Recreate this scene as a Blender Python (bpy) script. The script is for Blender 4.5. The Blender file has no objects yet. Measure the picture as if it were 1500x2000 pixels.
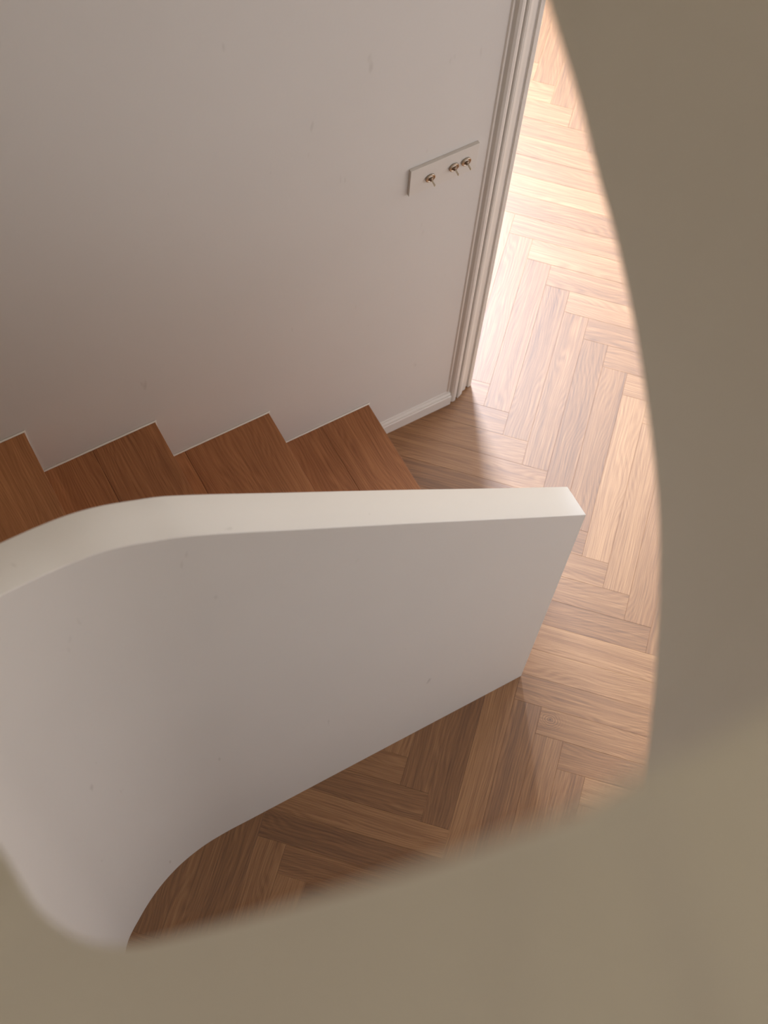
import bpy, bmesh, math, random
from mathutils import Vector, Matrix, Euler

S = bpy.context.scene
COL = S.collection
random.seed(7)

# ------------------------------------------------------------------ camera
CAM = Vector((-1.01801307, -1.52557024, 3.42565397))
RIGHT = Vector((0.8736440441559957, -0.484614524184641, 0.043529841029468))
DOWN = Vector((-0.4242087049502666, -0.802443927178335, -0.41967930420623434))
FWD = Vector((0.2383129429031804, 0.34818458708550737, -0.9066280574529559))
FPX = 2860.490082365039
cd = bpy.data.cameras.new('camera')
cam = bpy.data.objects.new('camera', cd)
COL.objects.link(cam)
M = Matrix((RIGHT, -DOWN, -FWD)).transposed().to_4x4()
M.translation = CAM
cam.matrix_world = M
cd.sensor_fit = 'VERTICAL'
cd.sensor_height = 36.0
cd.lens = 36.0 * FPX / 2000.0
cd.clip_start = 0.01
cd.dof.use_dof = True
cd.dof.focus_distance = 2.95
cd.dof.aperture_fstop = 6.0
S.camera = cam


def project(p):
    q = Vector(p) - CAM
    z = q.dot(FWD)
    if z <= 0.01:
        return None
    return 750 + FPX * q.dot(RIGHT) / z, 1000 + FPX * q.dot(DOWN) / z, z


# ------------------------------------------------------------------ world, light, exposure
S.view_settings.view_transform = 'Standard'
S.view_settings.look = 'None'
S.view_settings.exposure = 0.07
S.view_settings.gamma = 1.0
S.view_settings.use_curve_mapping = False
w = bpy.data.worlds.new('daylight')
S.world = w
w.use_nodes = True
w.node_tree.nodes['Background'].inputs[0].default_value = (1.0, 0.985, 0.90, 1)
w.node_tree.nodes['Background'].inputs[1].default_value = 1.95
S.cycles.max_bounces = 10
S.cycles.diffuse_bounces = 6


def area_light(name, loc, target, sx, sy, power, col):
    ld = bpy.data.lights.new(name, 'AREA')
    ld.shape = 'RECTANGLE'
    ld.size = sx
    ld.size_y = sy
    ld.energy = power
    ld.color = col
    o = bpy.data.objects.new(name, ld)
    COL.objects.link(o)
    o.location = loc
    d = Vector(target) - Vector(loc)
    o.rotation_euler = d.to_track_quat('-Z', 'Y').to_euler()
    return o


# tall window of the room through the doorway, then three unseen lights added to balance brightness
area_light('window_light_room', (0.88, 1.9, 2.45), (0.6, -0.9, 0.0), 0.55, 0.55, 245, (0.82, 0.98, 1.22))
area_light('hall_fill_light', (1.75, 0.63, 2.72), (0.0, -0.9, 0.0), 0.8, 0.45, 27, (1.04, 0.99, 0.96))  # area light under the hall slab, moved there to balance floor and half-wall top
area_light('landing_fill_light', (2.6, -1.2, 4.4), (-1.0, -1.2, 3.0), 1.4, 1.6, 40, (1.0, 0.93, 0.68))  # added fill, no real window: brightens the near balustrade
area_light('side_fill_light', (2.1, -1.5, 1.5), (-1.0, -1.2, 1.0), 1.2, 1.6, 16, (1.0, 0.95, 0.96))  # added fill, no real window: lifts the curved face of the half wall


# ------------------------------------------------------------------ materials
def newmat(name):
    m = bpy.data.materials.new(name)
    m.use_nodes = True
    nt = m.node_tree
    nt.nodes.clear()
    out = nt.nodes.new('ShaderNodeOutputMaterial')
    b = nt.nodes.new('ShaderNodeBsdfPrincipled')
    nt.links.new(b.outputs[0], out.inputs[0])
    return m, nt, b


def paint(name, col, rough=0.55, bump=0.04, scuff=0.0):
    m, nt, b = newmat(name)
    N, Lk = nt.nodes, nt.links
    b.inputs['Roughness'].default_value = rough
    tc = N.new('ShaderNodeTexCoord')
    n = N.new('ShaderNodeTexNoise')
    n.inputs['Scale'].default_value = 3.0
    n.inputs['Detail'].default_value = 4
    Lk.new(tc.outputs['Object'], n.inputs['Vector'])
    mix = N.new('ShaderNodeMix')
    mix.data_type = 'RGBA'
    mix.inputs[6].default_value = (*[c * 0.965 for c in col], 1)
    mix.inputs[7].default_value = (*[min(1, c * 1.02) for c in col], 1)
    Lk.new(n.outputs[0], mix.inputs[0])
    last = mix.outputs[2]
    if scuff:
        # small grey scuffs: stretched noise, thresholded, in scattered spots
        mp = N.new('ShaderNodeMapping')
        mp.inputs['Rotation'].default_value = (0.3, 0.5, 0.4)
        mp.inputs['Scale'].default_value = (34, 34, 9)
        Lk.new(tc.outputs['Object'], mp.inputs[0])
        n2 = N.new('ShaderNodeTexNoise')
        n2.inputs['Scale'].default_value = 1.0
        n2.inputs['Detail'].default_value = 2
        Lk.new(mp.outputs[0], n2.inputs['Vector'])
        r = N.new('ShaderNodeValToRGB')
        r.color_ramp.elements[0].position = 0.73
        r.color_ramp.elements[0].color = (0, 0, 0, 1)
        r.color_ramp.elements[1].position = 0.80
        r.color_ramp.elements[1].color = (scuff, scuff, scuff, 1)
        Lk.new(n2.outputs[0], r.inputs[0])
        mx = N.new('ShaderNodeMix')
        mx.data_type = 'RGBA'
        Lk.new(r.outputs[0], mx.inputs[0])
        Lk.new(last, mx.inputs[6])
        mx.inputs[7].default_value = (0.30, 0.26, 0.22, 1)
        last = mx.outputs[2]
    Lk.new(last, b.inputs['Base Color'])
    n3 = N.new('ShaderNodeTexNoise')
    n3.inputs['Scale'].default_value = 140
    n3.inputs['Detail'].default_value = 3
    Lk.new(tc.outputs['Object'], n3.inputs['Vector'])
    bp = N.new('ShaderNodeBump')
    bp.inputs['Strength'].default_value = bump
    bp.inputs['Distance'].default_value = 0.002
    Lk.new(n3.outputs[0], bp.inputs['Height'])
    Lk.new(bp.outputs[0], b.inputs['Normal'])
    return m


def wood(name, dark, mid, light, rough=0.42, spec=0.5, knot=None, coat=0.0):
    """grain runs along the object's X axis; every object gets its own cut of the tree"""
    m, nt, b = newmat(name)
    N, Lk = nt.nodes, nt.links

    def math_(op, a, c=None, d=None):
        n = N.new('ShaderNodeMath')
        n.operation = op
        for i, v in enumerate((a, c, d)):
            if v is None:
                continue
            if isinstance(v, (int, float)):
                n.inputs[i].default_value = v
            else:
                Lk.new(v, n.inputs[i])
        return n.outputs[0]

    tc = N.new('ShaderNodeTexCoord')
    oi = N.new('ShaderNodeObjectInfo')
    off = N.new('ShaderNodeCombineXYZ')
    Lk.new(math_('MULTIPLY', oi.outputs['Random'], 37.0), off.inputs[0])
    Lk.new(math_('MULTIPLY', oi.outputs['Random'], 91.0), off.inputs[1])
    Lk.new(math_('MULTIPLY', oi.outputs['Random'], 13.0), off.inputs[2])
    add = N.new('ShaderNodeVectorMath')
    add.operation = 'ADD'
    Lk.new(tc.outputs['Object'], add.inputs[0])
    Lk.new(off.outputs[0], add.inputs[1])
    P = add.outputs[0]

    def noise(scale, detail=3, dist=0.0, rough_=0.5):
        mp = N.new('ShaderNodeMapping')
        mp.inputs['Scale'].default_value = scale
        Lk.new(P, mp.inputs[0])
        n = N.new('ShaderNodeTexNoise')
        n.inputs['Scale'].default_value = 1
        n.inputs['Detail'].default_value = detail
        n.inputs['Distortion'].default_value = dist
        n.inputs['Roughness'].default_value = rough_
        Lk.new(mp.outputs[0], n.inputs['Vector'])
        return n.outputs[0]

    sep = N.new('ShaderNodeSeparateXYZ')
    Lk.new(P, sep.inputs[0])
    warp = noise((2.2, 9, 1), 2)
    phase = math_('ADD', math_('MULTIPLY', sep.outputs[1], 800.0), math_('MULTIPLY', warp, 130.0))
    fall = None
    if knot:
        so = N.new('ShaderNodeSeparateXYZ')
        Lk.new(tc.outputs['Object'], so.inputs[0])
        dx = math_('SUBTRACT', so.outputs[0], knot[0])
        dy = math_('MULTIPLY', math_('SUBTRACT', so.outputs[1], knot[1]), 1.25)
        wob = math_('MULTIPLY', math_('SUBTRACT', noise((30, 55, 1), 2), 0.5), 0.014)
        r = math_('ADD', math_('SQRT', math_('ADD', math_('MULTIPLY', dx, dx), math_('MULTIPLY', dy, dy))), wob)
        rr = math_('DIVIDE', r, 0.024)
        fall = math_('POWER', 2.718, math_('MULTIPLY', math_('MULTIPLY', rr, rr), -1.0))
        kring = math_('ADD', math_('MULTIPLY', math_('SINE', math_('MULTIPLY', r, 950.0)), 0.5), 0.5)
    ring = math_('ADD', math_('MULTIPLY', math_('SINE', phase), 0.5), 0.5)
    fibre = noise((6, 650, 30), 3, 0.3)
    streak = noise((1.4, 90, 5), 4, 0.6)
    pore = noise((22, 1700, 60), 2)
    wide = noise((1.1, 16, 2), 2, 0.2)
    v = math_('ADD', math_('MULTIPLY', ring, 0.11), math_('MULTIPLY', streak, 0.42))
    v = math_('ADD', v, math_('MULTIPLY', wide, 0.30))
    v = math_('ADD', v, math_('MULTIPLY', math_('SUBTRACT', fibre, 0.5), 0.65))
    v = math_('ADD', v, math_('MULTIPLY', math_('SUBTRACT', pore, 0.5), 0.55))
    v = math_('ADD', v, math_('MULTIPLY', math_('SUBTRACT', oi.outputs['Random'], 0.5), 0.20))
    v = math_('ADD', v, 0.06)
    if fall is not None:
        v = math_('ADD', v, math_('MULTIPLY', math_('MULTIPLY', math_('SUBTRACT', kring, 0.62), fall), 0.42))
    ramp = N.new('ShaderNodeValToRGB')
    e = ramp.color_ramp.elements
    e[0].position = 0.12
    e[0].color = (*dark, 1)
    e[1].position = 0.82
    e[1].color = (*light, 1)
    em = e.new(0.46)
    em.color = (*mid, 1)
    Lk.new(v, ramp.inputs[0])
    colr = ramp.outputs[0]
    if knot:
        core = math_('MULTIPLY', math_('LESS_THAN', r, 0.0025), 0.45)
        mx = N.new('ShaderNodeMix')
        mx.data_type = 'RGBA'
        Lk.new(core, mx.inputs[0])
        Lk.new(colr, mx.inputs[6])
        mx.inputs[7].default_value = (dark[0] * .5, dark[1] * .5, dark[2] * .5, 1)
        colr = mx.outputs[2]
    Lk.new(colr, b.inputs['Base Color'])
    b.inputs['Roughness'].default_value = rough
    b.inputs['Specular IOR Level'].default_value = spec
    b.inputs['Coat Weight'].default_value = coat
    b.inputs['Coat Roughness'].default_value = 0.5
    b.inputs['Coat IOR'].default_value = 1.5
    bp = N.new('ShaderNodeBump')
    bp.inputs['Strength'].default_value = 0.2
    bp.inputs['Distance'].default_value = 0.0006
    Lk.new(fibre, bp.inputs['Height'])
    Lk.new(bp.outputs[0], b.inputs['Normal'])
    return m


def plain(name, col, rough, metal=0.0):
    m, nt, b = newmat(name)
    N, Lk = nt.nodes, nt.links
    tc = N.new('ShaderNodeTexCoord')
    n = N.new('ShaderNodeTexNoise')
    n.inputs['Scale'].default_value = 60
    Lk.new(tc.outputs['Object'], n.inputs['Vector'])
    mr = N.new('ShaderNodeMapRange')
    mr.inputs['To Min'].default_value = rough * 0.85
    mr.inputs['To Max'].default_value = rough * 1.15
    Lk.new(n.outputs[0], mr.inputs['Value'])
    Lk.new(mr.outputs[0], b.inputs['Roughness'])
    b.inputs['Base Color'].default_value = (*col, 1)
    b.inputs['Metallic'].default_value = metal
    return m


WHITE = (0.65, 0.615, 0.575)
m_wall = paint('wall_paint', WHITE, 0.6, 0.05, 0.25)
m_rib = paint('balustrade_plaster', (0.66, 0.625, 0.575), 0.5, 0.03, 0.35)
m_trim = paint('trim_gloss_paint', (0.69, 0.65, 0.60), 0.35, 0.0)
m_ceil = paint('ceiling_paint', WHITE, 0.7, 0.02)
oak_d, oak_m, oak_l = (0.092, 0.035, 0.011), (0.225, 0.101, 0.035), (0.39, 0.205, 0.086)
m_floor = wood('oak_parquet', oak_d, oak_m, oak_l, 0.48, 0.5, coat=0.5)
m_knot = wood('oak_parquet_knot', oak_d, oak_m, oak_l, 0.48, 0.5, coat=0.5, knot=(0.03, 0.0))
m_tread = wood('oak_tread', (0.17, 0.062, 0.022), (0.33, 0.135, 0.052), (0.50, 0.225, 0.09), 0.5, 0.4)
m_sub = plain('screed', (0.03, 0.02, 0.013), 0.9)
m_plate = paint('plate_paint', (0.64, 0.60, 0.55), 0.45, 0.0)
m_brass = plain('aged_nickel', (0.50, 0.42, 0.33), 0.30, 1.0)
m_brass_dark = plain('dark_nickel', (0.24, 0.17, 0.12), 0.35, 1.0)
m_lever = plain('lever_nickel', (0.62, 0.55, 0.44), 0.28, 1.0)
m_seal = paint('sealant', (0.78, 0.74, 0.68), 0.5, 0.0)


# ------------------------------------------------------------------ helpers
def link(name, me, mat, parent=None, loc=(0, 0, 0), rot=(0, 0, 0)):
    o = bpy.data.objects.new(name, me)
    COL.objects.link(o)
    if mat is not None and not me.materials:
        me.materials.append(mat)
    if parent is not None:
        o.parent = parent
    o.location = loc
    o.rotation_euler = rot
    return o


def mesh_from(name, vs, fs, smooth=False):
    me = bpy.data.meshes.new(name)
    me.from_pydata([tuple(v) for v in vs], [], fs)
    bm = bmesh.new()
    bm.from_mesh(me)
    bmesh.ops.recalc_face_normals(bm, faces=bm.faces)
    bm.to_mesh(me)
    bm.free()
    if smooth:
        for p in me.polygons:
            p.use_smooth = True
    return me


def box_mesh(name, lo, hi, bevel=0.0, seg=1):
    bm = bmesh.new()
    bmesh.ops.create_cube(bm, size=1)
    for v in bm.verts:
        for i in range(3):
            v.co[i] = lo[i] + (v.co[i] + 0.5) * (hi[i] - lo[i])
    if bevel:
        bmesh.ops.bevel(bm, geom=list(bm.edges), offset=bevel, segments=seg, profile=0.5, affect='EDGES')
    me = bpy.data.meshes.new(name)
    bm.to_mesh(me)
    bm.free()
    return me


def prism(name, poly, z0, z1, bevel=0.0, seg=2):
    """plan polygon extruded between two heights, top edges eased"""
    bm = bmesh.new()
    bot = [bm.verts.new((x, y, z0)) for x, y in poly]
    top = [bm.verts.new((x, y, z1)) for x, y in poly]
    n = len(poly)
    bm.faces.new(bot[::-1])
    bm.faces.new(top)
    for i in range(n):
        bm.faces.new((bot[i], bot[(i + 1) % n], top[(i + 1) % n], top[i]))
    bmesh.ops.recalc_face_normals(bm, faces=bm.faces)
    if bevel:
        ed = [e for e in bm.edges if all(abs(v.co.z - z1) < 1e-6 for v in e.verts)]
        bmesh.ops.bevel(bm, geom=ed, offset=bevel, segments=seg, profile=0.5, affect='EDGES')
    me = bpy.data.meshes.new(name)
    bm.to_mesh(me)
    bm.free()
    return me


def empty(name, loc=(0, 0, 0)):
    o = bpy.data.objects.new(name, None)
    COL.objects.link(o)
    o.location = loc
    return o


def tag(o, label=None, cat=None, group=None, kind=None):
    if label:
        o['label'] = label
    if cat:
        o['category'] = cat
    if group:
        o['group'] = group
    if kind:
        o['kind'] = kind
    return o


# ------------------------------------------------------------------ room shell
def shell(name, lo, hi, mat, label):
    o = link(name, box_mesh(name, lo, hi), mat)
    tag(o, label, kind='structure')
    return o


shell('wall_back', (-2.19, 0.0, -0.02), (0.192, 0.14, 5.6), m_wall, 'off-white painted wall behind the stair flight')
shell('wall_left', (-2.19, -2.54, -0.02), (-2.05, 0.0, 5.6), m_wall, 'off-white painted wall at the turn of the stairs')
shell('wall_front', (-2.05, -2.54, -0.02), (2.2, -2.40, 5.6), m_wall, 'off-white painted wall behind the upper flight')  # right end lengthened to shut sky light off the lower floor
shell('wall_light_block', (2.2, -2.54, -0.02), (2.34, -0.5, 2.80), m_wall, 'unseen off-white wall added to block light from the hall side')  # unseen, added to cut low sky light reaching the shaded floor
shell('ceiling', (-2.19, -2.54, 5.6), (5.0, 5.0, 5.7), m_ceil, 'off-white ceiling over the stairwell')
shell('ceiling_lower', (-0.38, -2.4, 2.80), (5.0, -0.001, 3.04), m_ceil, 'white ceiling slab of the hall')
shell('ceiling_room', (0.192, 0.0, 2.80), (5.0, 5.0, 3.04), m_ceil, 'white ceiling slab of the room beyond the doorway')

# ------------------------------------------------------------------ floor: herringbone oak
floor = link('floor', box_mesh('floor', (-2.05, -2.4, -0.03), (5.0, 5.0, -0.008)), m_sub)
tag(floor, 'herringbone oak parquet floor', kind='structure')
PW = 0.07
PL = 0.4961
O0 = Vector((0.62169851, 0.48773192))      # lattice origin on the floor
UD = Vector((math.sqrt(.5), -math.sqrt(.5)))
VD = Vector((-math.sqrt(.5), -math.sqrt(.5)))
GAP = 0.00009
plank_me = []
for i in range(3):
    me = box_mesh('plank', (-PL / 2 + GAP, -PW / 2 + GAP, -0.008), (PL / 2 - GAP, PW / 2 - GAP, 0.0))
    bm = bmesh.new()
    bm.from_mesh(me)
    ed = [e for e in bm.edges if all(v.co.z > -0.001 for v in e.verts)]
    bmesh.ops.bevel(bm, geom=ed, offset=0.0003, segments=1, affect='EDGES')
    bm.to_mesh(me)
    bm.free()
    me.materials.append(m_floor)
    plank_me.append(me)
knot_me = plank_me[0].copy()
knot_me.materials.clear()
knot_me.materials.append(m_knot)

boards = []
for k in range(-40, 70):
    for j in range(-8, 9):
        for typ in (0, 1):
            if typ == 0:
                u = (k + 0.5) * PW - j * PL
                v = k * PW + j * PL + PL / 2
                ang = math.atan2(VD.y, VD.x)
            else:
                u = (k + 1) * PW - j * PL + PL / 2
                v = (k + 0.5) * PW + j * PL
                ang = math.atan2(UD.y, UD.x)
            c = O0 + UD * u + VD * v
            if not (-1.9 < c.x < 4.6 and -2.2 < c.y < 4.6):
                continue
            boards.append((c, ang))
seen, rest = [], []
for c, a in boards:
    p = project((c.x, c.y, 0))
    if p and -260 < p[0] < 1500 and -330 < p[1] < 2150:
        seen.append((c, a))
    else:
        rest.append((c, a))
seen.sort(key=lambda t: (Vector((t[0].x, t[0].y, 0)) - CAM).length)
rest += seen[300:]
seen = seen[:300]
kt = Vector((0.0, 0.0))
# the board that carries the round knot near the end of the half wall
kx, ky = (1075 - 750) / FPX, (1405 - 1000) / FPX
ray = FWD + RIGHT * kx + DOWN * ky
kt = CAM + ray * (-CAM.z / ray.z)
best = None
rng = random.Random(3)
for i, (c, a) in enumerate(seen):
    d = Vector((kt.x - c.x, kt.y - c.y))
    lx = d.x * math.cos(a) + d.y * math.sin(a)
    ly = -d.x * math.sin(a) + d.y * math.cos(a)
    isk = abs(lx) < PL / 2 and abs(ly) < PW / 2
    flip = 0 if isk else (math.pi if rng.random() < .5 else 0)
    dz = 0.0 if isk else -rng.random() * 0.0003
    o = link('plank', knot_me if isk else plank_me[i % 3], None, floor, (c.x, c.y, dz), (0, 0, a + flip))
    if isk:
        nd = m_knot.node_tree
        o['label'] = 'oak board with a round knot'
        for n in nd.nodes:
            if n.type == 'MATH' and n.operation == 'SUBTRACT' and n.inputs[0].is_linked and not n.inputs[1].is_linked:
                if abs(n.inputs[1].default_value - 0.03) < 1e-6 and n.inputs[0].links[0].from_socket.name == 'X':
                    n.inputs[1].default_value = lx
                elif abs(n.inputs[1].default_value) < 1e-6 and n.inputs[0].links[0].from_socket.name == 'Y':
                    n.inputs[1].default_value = ly
vs, fs = [], []
for c, a in rest:
    ca, sa = math.cos(a), math.sin(a)
    b0 = len(vs)
    for z in (-0.008, 0.0):
        for sx, sy in ((-1, -1), (1, -1), (1, 1), (-1, 1)):
            x = sx * (PL / 2 - GAP)
            y = sy * (PW / 2 - GAP)
            vs.append((c.x + x * ca - y * sa, c.y + x * sa + y * ca, z - 0.0002))
    fs += [(b0 + 4, b0 + 5, b0 + 6, b0 + 7)] + [(b0 + i, b0 + (i + 1) % 4, b0 + 4 + (i + 1) % 4, b0 + 4 + i) for i in range(4)]
o = link('plank_field', mesh_from('plank_field', vs, fs), m_floor, floor)
o['kind'] = 'stuff'

# ------------------------------------------------------------------ half walls of the stairs (one winding ribbon)
TH = 0.067
CX, CY, CR = -0.85, -1.187, 0.43


def catmull(pts, n):
    out = []
    P = [Vector(p) for p in pts]
    P = [P[0] * 2 - P[1]] + P + [P[-1] * 2 - P[-2]]
    for i in range(1, len(P) - 2):
        for s in range(n):
            t = s / n
            a, b, c, d = P[i - 1], P[i], P[i + 1], P[i + 2]
            out.append(0.5 * ((2 * b) + (c - a) * t + (2 * a - 5 * b + 4 * c - d) * t * t + (3 * b - a - 3 * c + d) * t ** 3))
    out.append(P[-2])
    return out


# (x, y, top, bottom) of the inner face
lower = [(*p, 0.0) for p in ((-0.035, -0.757, 0.950, 0), (-0.223, -0.757, 1.125, 0), (-0.421, -0.757, 1.311, 0), (-0.622, -0.757, 1.497, 0),
         (-0.775, -0.757, 1.638, 0), (-0.843, -0.757, 1.690, 0), (-0.907, -0.7615, 1.737, 0), (-0.9745, -0.776, 1.781, 0),
         (-1.04, -0.802, 1.838, 0), (-1.10, -0.838, 1.91, 0), (-1.154, -0.882, 1.99, 0), (-1.193, -0.955, 2.11, 0),
         (-1.20, -1.04, 2.24, 0))]


def wd(px, py, d):
    r = FWD + RIGHT * ((px - 750) / FPX) + DOWN * ((py - 1000) / FPX)
    return CAM + r * d


upper = [(-1.1992, -1.0435, 2.2455, 0.9, 0.0), (-1.18, -1.12, 2.37, 1.1, 0.03), (-1.145, -1.19, 2.49, 1.3, 0.07), (-1.108, -1.25, 2.61, 1.5, 0.10),
         (-1.088, -1.30, 2.70, 1.65, 0.12)]
lean = [0.13, 0.13, 0.13, 0.12, 0.11, 0.09, 0.06, 0.04, 0.02, 0.01, 0.0, 0.0]
# (measured stations of the upper inner edge, metres)
for x, y, z in ((-1.0743, -1.3390, 2.7766), (-1.0715, -1.3590, 2.788), (-1.0672, -1.3798, 2.8069),
                (-1.0558, -1.4051, 2.8498), (-1.0398, -1.4248, 2.8961), (-1.0130, -1.4463, 2.9721), (-0.9882, -1.4655, 3.048), (-0.9700, -1.4790, 3.103),
                (-0.9550, -1.4880, 3.142), (-0.9470, -1.4930, 3.165), (-0.9380, -1.4950, 3.183), (-0.9220, -1.4990, 3.202)):
    upper.append((x, y, z, z - 1.02, lean[len(upper) - 5]))
upper += [(-0.865, -1.500, 3.25, 2.24, 0.0), (-0.803, -1.487, 3.30, 2.31, 0.0), (-0.747, -1.460, 3.36, 2.37, 0.0), (-0.713, -1.430, 3.41, 2.41, 0.0)]
for x, y, z in ((-0.6960, -1.4016, 2.4549), (-0.6897, -1.3825, 2.4970), (-0.6820, -1.3593, 2.5410), (-0.6721, -1.3298, 2.5880),
                (-0.6602, -1.2965, 2.6260), (-0.6550, -1.2643, 2.6673), (-0.6512, -1.2249, 2.7165), (-0.6545, -1.1920, 2.7669),
                (-0.6610, -1.1680, 2.8075), (-0.6673, -1.1472, 2.8469), (-0.6797, -1.1258, 2.8960), (-0.6887, -1.1141, 2.9312),
                (-0.7100, -1.0900, 3.00), (-0.7500, -1.0500, 3.09), (-0.800, -1.0100, 3.20)):
    upper.append((x, y, z + 1.0, z, 0.0))


def ribbon(name, pts, n, label, cap0=True, cap1=True):
    st = catmull([Vector(p) for p in pts], n)
    inner, outer = [], []
    N = len(st)
    for i, p in enumerate(st):
        a = st[max(0, i - 2)]
        b = st[min(N - 1, i + 2)]
        t = Vector((b[0] - a[0], b[1] - a[1])).normalized()
        nrm = Vector((t.y, -t.x))          # outward = right of the walking direction seen from above
        inner.append(p)
        outer.append(Vector((p[0] + nrm.x * TH, p[1] + nrm.y * TH, p[2], p[3], p[4])))
    bm = bmesh.new()
    R = []
    e = 0.002
    for p, q in zip(inner, outer):
        d = Vector((q[0] - p[0], q[1] - p[1])) * (e / TH)
        ln = Vector((q[0] - p[0], q[1] - p[1])) * (p[4] / TH)
        ring = [(p[0] + ln.x, p[1] + ln.y, p[3]), (p[0], p[1], p[2] - e), (p[0] + d.x * .35, p[1] + d.y * .35, p[2] - e * .35), (p[0] + d.x, p[1] + d.y, p[2]),
                (q[0] - d.x, q[1] - d.y, q[2]), (q[0] - d.x * .35, q[1] - d.y * .35, q[2] - e * .35), (q[0], q[1], q[2] - e), (q[0] + ln.x, q[1] + ln.y, q[3])]
        R.append([bm.verts.new(c) for c in ring])
    for a, b in zip(R[:-1], R[1:]):
        for i in range(8):
            bm.faces.new((a[i], a[(i + 1) % 8], b[(i + 1) % 8], b[i]))
    if cap0:
        bm.faces.new(R[0][::-1])
    if cap1:
        bm.faces.new(R[-1])
    bmesh.ops.recalc_face_normals(bm, faces=bm.faces)
    me = bpy.data.meshes.new(name)
    bm.to_mesh(me)
    bm.free()
    for p in me.polygons:
        p.use_smooth = True
    ob = link(name, me, m_rib)
    md = ob.modifiers.new('smooth', 'EDGE_SPLIT')
    md.split_angle = math.radians(28)
    return ob, outer


rib1, out1 = ribbon('stair_balustrade', lower, 6, '')
tag(rib1, 'solid white plastered half wall ending on the parquet, curving up beside the lower steps', 'balustrade')
rib2, out2 = ribbon('stair_balustrade', upper, 4, '')
tag(rib2, 'blurred grey-beige plastered stair balustrade closest to the viewer, framing the bottom and right', 'balustrade')

# ------------------------------------------------------------------ staircase
stairs = empty('staircase', (0, 0, 0))
tag(stairs, 'dark oak steps rising along the off-white wall behind the half wall', 'staircase')
RISE, GO = 0.19, 0.2745
OUT = [(p[0], p[1], 0.0) for p in out1] + [(p[0], p[1], p[4]) for p in out2]


def rad_at(theta):
    """distance from the turning centre to the outer face of the balustrade"""
    best = CR + TH
    bd = 9
    for x, y, ln in OUT:
        if x > CX + 0.05 and y > CY:
            continue
        a = math.degrees(math.atan2(y - CY, x - CX)) % 360
        dd = abs(a - theta)
        if dd < bd:
            bd = dd
            best = math.hypot(x - CX, y - CY) + ln * 1.1
    return best + 0.024


def outer_pt(theta):
    c, s = math.cos(math.radians(theta)), math.sin(math.radians(theta))
    ts = []
    if c < -1e-6:
        ts.append((-2.047 - CX) / c)
    if s > 1e-6:
        ts.append((-0.002 - CY) / s)
    if s < -1e-6:
        ts.append((-2.397 - CY) / s)
    if c > 1e-6:
        ts.append((0.3 - CX) / c)
    t = min(ts)
    return (CX + c * t, CY + s * t)


def polar(theta, r):
    return (CX + math.cos(math.radians(theta)) * r, CY + math.sin(math.radians(theta)) * r)


def add_tread(polys, z, edge, label=None):
    """one step: glued oak strips as sub-parts of the tread, riser below the nosing"""
    t = empty('tread', (0, 0, 0))
    t.parent = stairs
    for pl, ang, org in polys:
        # local frame with X along the grain
        ca, sa = math.cos(-ang), math.sin(-ang)
        loc = [((x - org[0]) * ca - (y - org[1]) * sa, (x - org[0]) * sa + (y - org[1]) * ca) for x, y in pl]
        me = prism('plank', loc, -0.03, 0.0, 0.0008, 2)
        link('plank', me, m_tread, t, (org[0], org[1], z), (0, 0, ang))
    (x0, y0), (x1, y1), nx, ny = edge
    r = [(x0, y0), (x1, y1), (x1 + nx * 0.018, y1 + ny * 0.018), (x0 + nx * 0.018, y0 + ny * 0.018)]
    link('riser', prism('riser', r, z - RISE, z - 0.03), m_tread, stairs)


XN = [-0.057, -0.333, -0.607, -0.879]
nose = 0.0
YI = -0.757 + TH + 0.003
for k in range(3):
    xa, xb = XN[k], XN[k + 1] - 0.02
    z = RISE * (k + 1)
    split = [(0.49,), (0.80,), (0.55,)][k][0]
    xm = xa + (XN[k + 1] - xa) * split
    p1 = [(xa, -0.001), (xm + .0002, -0.001), (xm + .0002, YI), (xa, YI)]
    p2 = [(xm - .0002, -0.001), (xb, -0.0015), (xb, YI), (xm - .0002, YI)]
    add_tread([(p1, math.pi / 2, (xa, YI)), (p2, math.pi / 2, (xb, YI))], z, ((xa - .004, -0.001), (xa - .004, YI), -1, 0))
# step 4 and the winders
angs = [90 + 26 * i for i in range(1, 8)]
xa = XN[3]
z = RISE * 4
t5 = angs[0]
r5 = rad_at(t5) + 0.02
a5, b5 = polar(t5, r5), outer_pt(t5)
xm = -1.02
inner_y = lambda x: max([q[1] for q in OUT if abs(q[0] - x) < 0.03 and q[1] > -1.0] or [YI]) + 0.012
p1 = [(xa, -0.001), (xm + .0002, -0.001), (xm + .0002, inner_y(xm)), (-0.94, inner_y(-0.94)), (xa, inner_y(xa))]
p2 = [(xm - .0002, -0.001), (b5[0] - .02, -0.001), (a5[0] - .02, a5[1]), (xm - .0002, inner_y(xm))]
add_tread([(p1, math.pi / 2, (xa, YI)), (p2, math.pi / 2, (xm, YI))], z, ((xa - .004, -0.001), (xa - .004, YI), -1, 0))
corners = {(-2.047, -0.002): math.degrees(math.atan2(-0.002 - CY, -2.047 - CX)) % 360,
           (-2.047, -2.397): math.degrees(math.atan2(-2.397 - CY, -2.047 - CX)) % 360}
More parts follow.
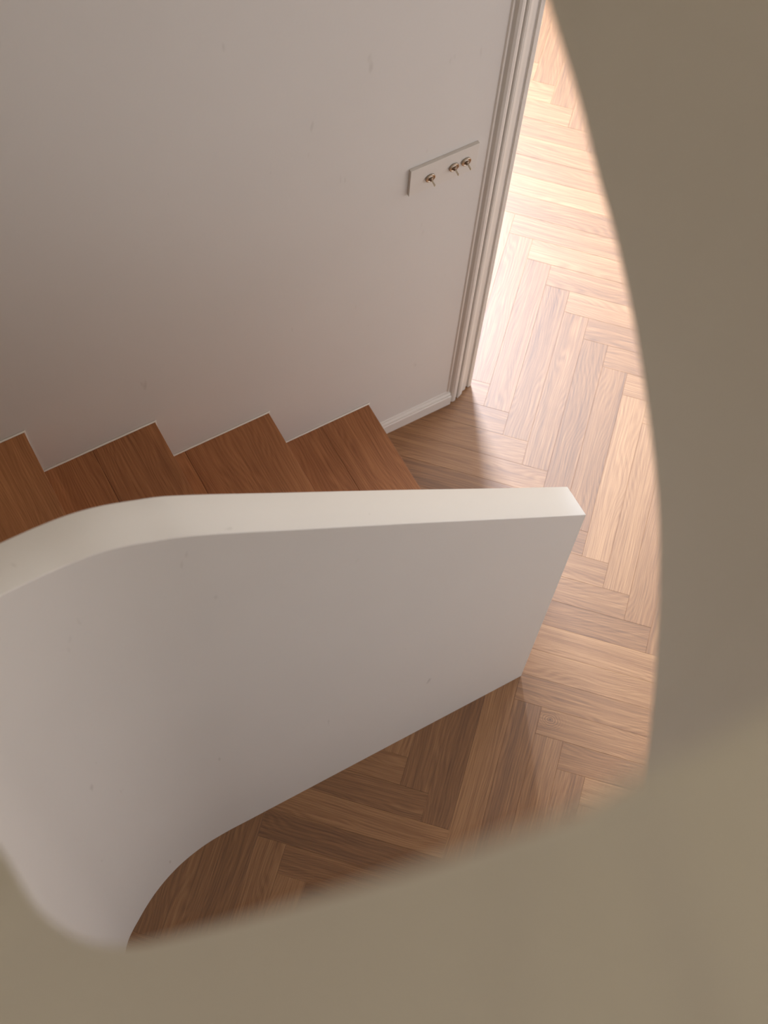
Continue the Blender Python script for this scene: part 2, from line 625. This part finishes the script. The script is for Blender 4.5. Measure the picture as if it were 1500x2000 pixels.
for i in range(len(angs) - 1):
    ta, tb = angs[i], angs[i + 1]
    z = RISE * (5 + i)
    tm = (ta + tb) / 2
    polys = []
    for u0, u1 in ((ta, tm), (tm, tb + 2)):
        pl = [polar(u0, rad_at(u0)), outer_pt(u0)]
        for cpt, ca_ in corners.items():
            if u0 < ca_ < u1:
                pl.append(cpt)
        pl += [outer_pt(u1), polar(u1, rad_at(u1))]
        g = math.radians((u0 + u1) / 2)
        polys.append((pl, g, polar((u0 + u1) / 2, 0.6)))
    a, b = polar(ta + .4, rad_at(ta) + .01), Vector(outer_pt(ta + .4)).lerp(Vector((CX, CY)), 0.022)
    nn = (math.cos(math.radians(ta + 90)), math.sin(math.radians(ta + 90)))
    add_tread(polys, z, (a, b, nn[0], nn[1]))
# white sealant bead where wall and steps meet: along each tread and down each riser
for k in range(4):
    z = RISE * (k + 1)
    x1 = XN[k] + 0.001
    x0 = XN[k + 1] - 0.001 if k < 3 else -1.2
    link('sealant_strip', box_mesh('sealant_strip', (x0, -0.0045, z), (x1, -0.0003, z + 0.004), 0.0012), m_seal, stairs)
    link('sealant_strip', box_mesh('sealant_strip', (x1 - .001, -0.0030, z - RISE + 0.004), (x1 + 0.0025, -0.0003, z + 0.004), 0.0008), m_seal, stairs)

# ------------------------------------------------------------------ baseboard and door trim
def profile_x(name, prof, x0, x1, mat, parent=None):
    """profile in (y, z) swept along X"""
    n = len(prof)
    vs = [(x0, y, z) for y, z in prof] + [(x1, y, z) for y, z in prof]
    fs = [tuple(range(n))[::-1], tuple(range(n, 2 * n))] + [(i, (i + 1) % n, n + (i + 1) % n, n + i) for i in range(n)]
    return link(name, mesh_from(name, vs, fs), mat, parent)


bb = profile_x('baseboard_back', [(0, 0), (-0.014, 0), (-0.014, 0.040), (-0.012, 0.043), (-0.009, 0.043), (-0.0085, 0.047),
                                  (-0.006, 0.050), (-0.003, 0.0505), (0, 0.052)], -0.055, 0.1935, m_trim)
tag(bb, 'low white baseboard between the first step and the door trim', kind='structure')

prof = [(0.186, 0.000), (0.1885, -0.003), (0.192, -0.0035), (0.1935, 0.000), (0.195, -0.002), (0.198, -0.0085), (0.203, -0.0115),
        (0.208, -0.0115), (0.2125, -0.009), (0.2150, -0.0045), (0.2165, -0.001), (0.2185, -0.001), (0.2190, -0.0070), (0.2215, -0.0085),
        (0.2235, -0.0070), (0.2245, -0.0055), (0.2275, -0.0060), (0.2295, -0.0040), (0.2370, -0.001), (0.2385, 0.0045), (0.2520, 0.0065),
        (0.2540, 0.0125), (0.2600, 0.0125), (0.2610, 0.0080), (0.2700, 0.0085), (0.2730, 0.0110), (0.2730, 0.14), (0.186, 0.14)]
n = len(prof)
vs = [(x, y, 0.0005) for x, y in prof] + [(x, y, 2.35) for x, y in prof]
fs = [tuple(range(n))[::-1], tuple(range(n, 2 * n))] + [(i, (i + 1) % n, n + (i + 1) % n, n + i) for i in range(n)]
tr = link('trim_1', mesh_from('trim_1', vs, fs), m_trim)
tag(tr, 'white moulded door trim at the end of the wall', kind='structure')
shell('wall_lintel', (0.192, 0.0, 2.35), (2.4, 0.14, 2.80), m_wall, 'off-white wall over the doorway')

# ------------------------------------------------------------------ switch plate
sw = empty('light_switch', (0.081, 0.0, 1.05))
tag(sw, 'cream three-toggle light switch plate on the wall beside the door trim', 'light switch')
link('plate', box_mesh('plate', (-0.079, -0.0075, -0.040), (0.079, 0.0, 0.040), 0.0005, 2), m_plate, sw)


def lathe(name, prof, seg=28):
    """profile (r, h) turned about -Y, h measured out from the plate"""
    vs, fs = [], []
    for r, h in prof:
        for i in range(seg):
            a = 2 * math.pi * i / seg
            vs.append((r * math.cos(a), -h, r * math.sin(a)))
    for j in range(len(prof) - 1):
        for i in range(seg):
            fs.append((j * seg + i, j * seg + (i + 1) % seg, (j + 1) * seg + (i + 1) % seg, (j + 1) * seg + i))
    fs.append(tuple(range(seg))[::-1])
    fs.append(tuple(range((len(prof) - 1) * seg, len(prof) * seg)))
    me = mesh_from(name, vs, fs, True)
    return me


ring_me = lathe('dial', [(0.0112, 0), (0.0114, 0.0015), (0.0110, 0.0030), (0.0096, 0.0036), (0.0086, 0.0030), (0.0080, 0.0022), (0.0062, 0.0022), (0.0058, 0.0030)])
ring_me.materials.append(m_brass)
col_me = lathe('collar', [(0.0052, 0), (0.0050, 0.0030), (0.0044, 0.0042), (0.0030, 0.0046), (0.0026, 0.0060)], 20)
col_me.materials.append(m_brass_dark)
lev_me = lathe('toggle', [(0.0013, 0), (0.0016, 0.003), (0.0018, 0.008), (0.0020, 0.0140), (0.0020, 0.0156), (0.0016, 0.0164), (0.0008, 0.0167)], 16)
lev_me.materials.append(m_lever)
for x, z in ((0.0483, 1.0456), (0.1029, 1.0479), (0.1315, 1.0493)):
    d = link('dial', ring_me, None, sw, (x - 0.081, -0.008, z - 1.05))
    link('collar', col_me, None, d, (0, -0.0022, 0))
    link('toggle', lev_me, None, d, (0, -0.0050, 0), (math.radians(12), 0, 0))
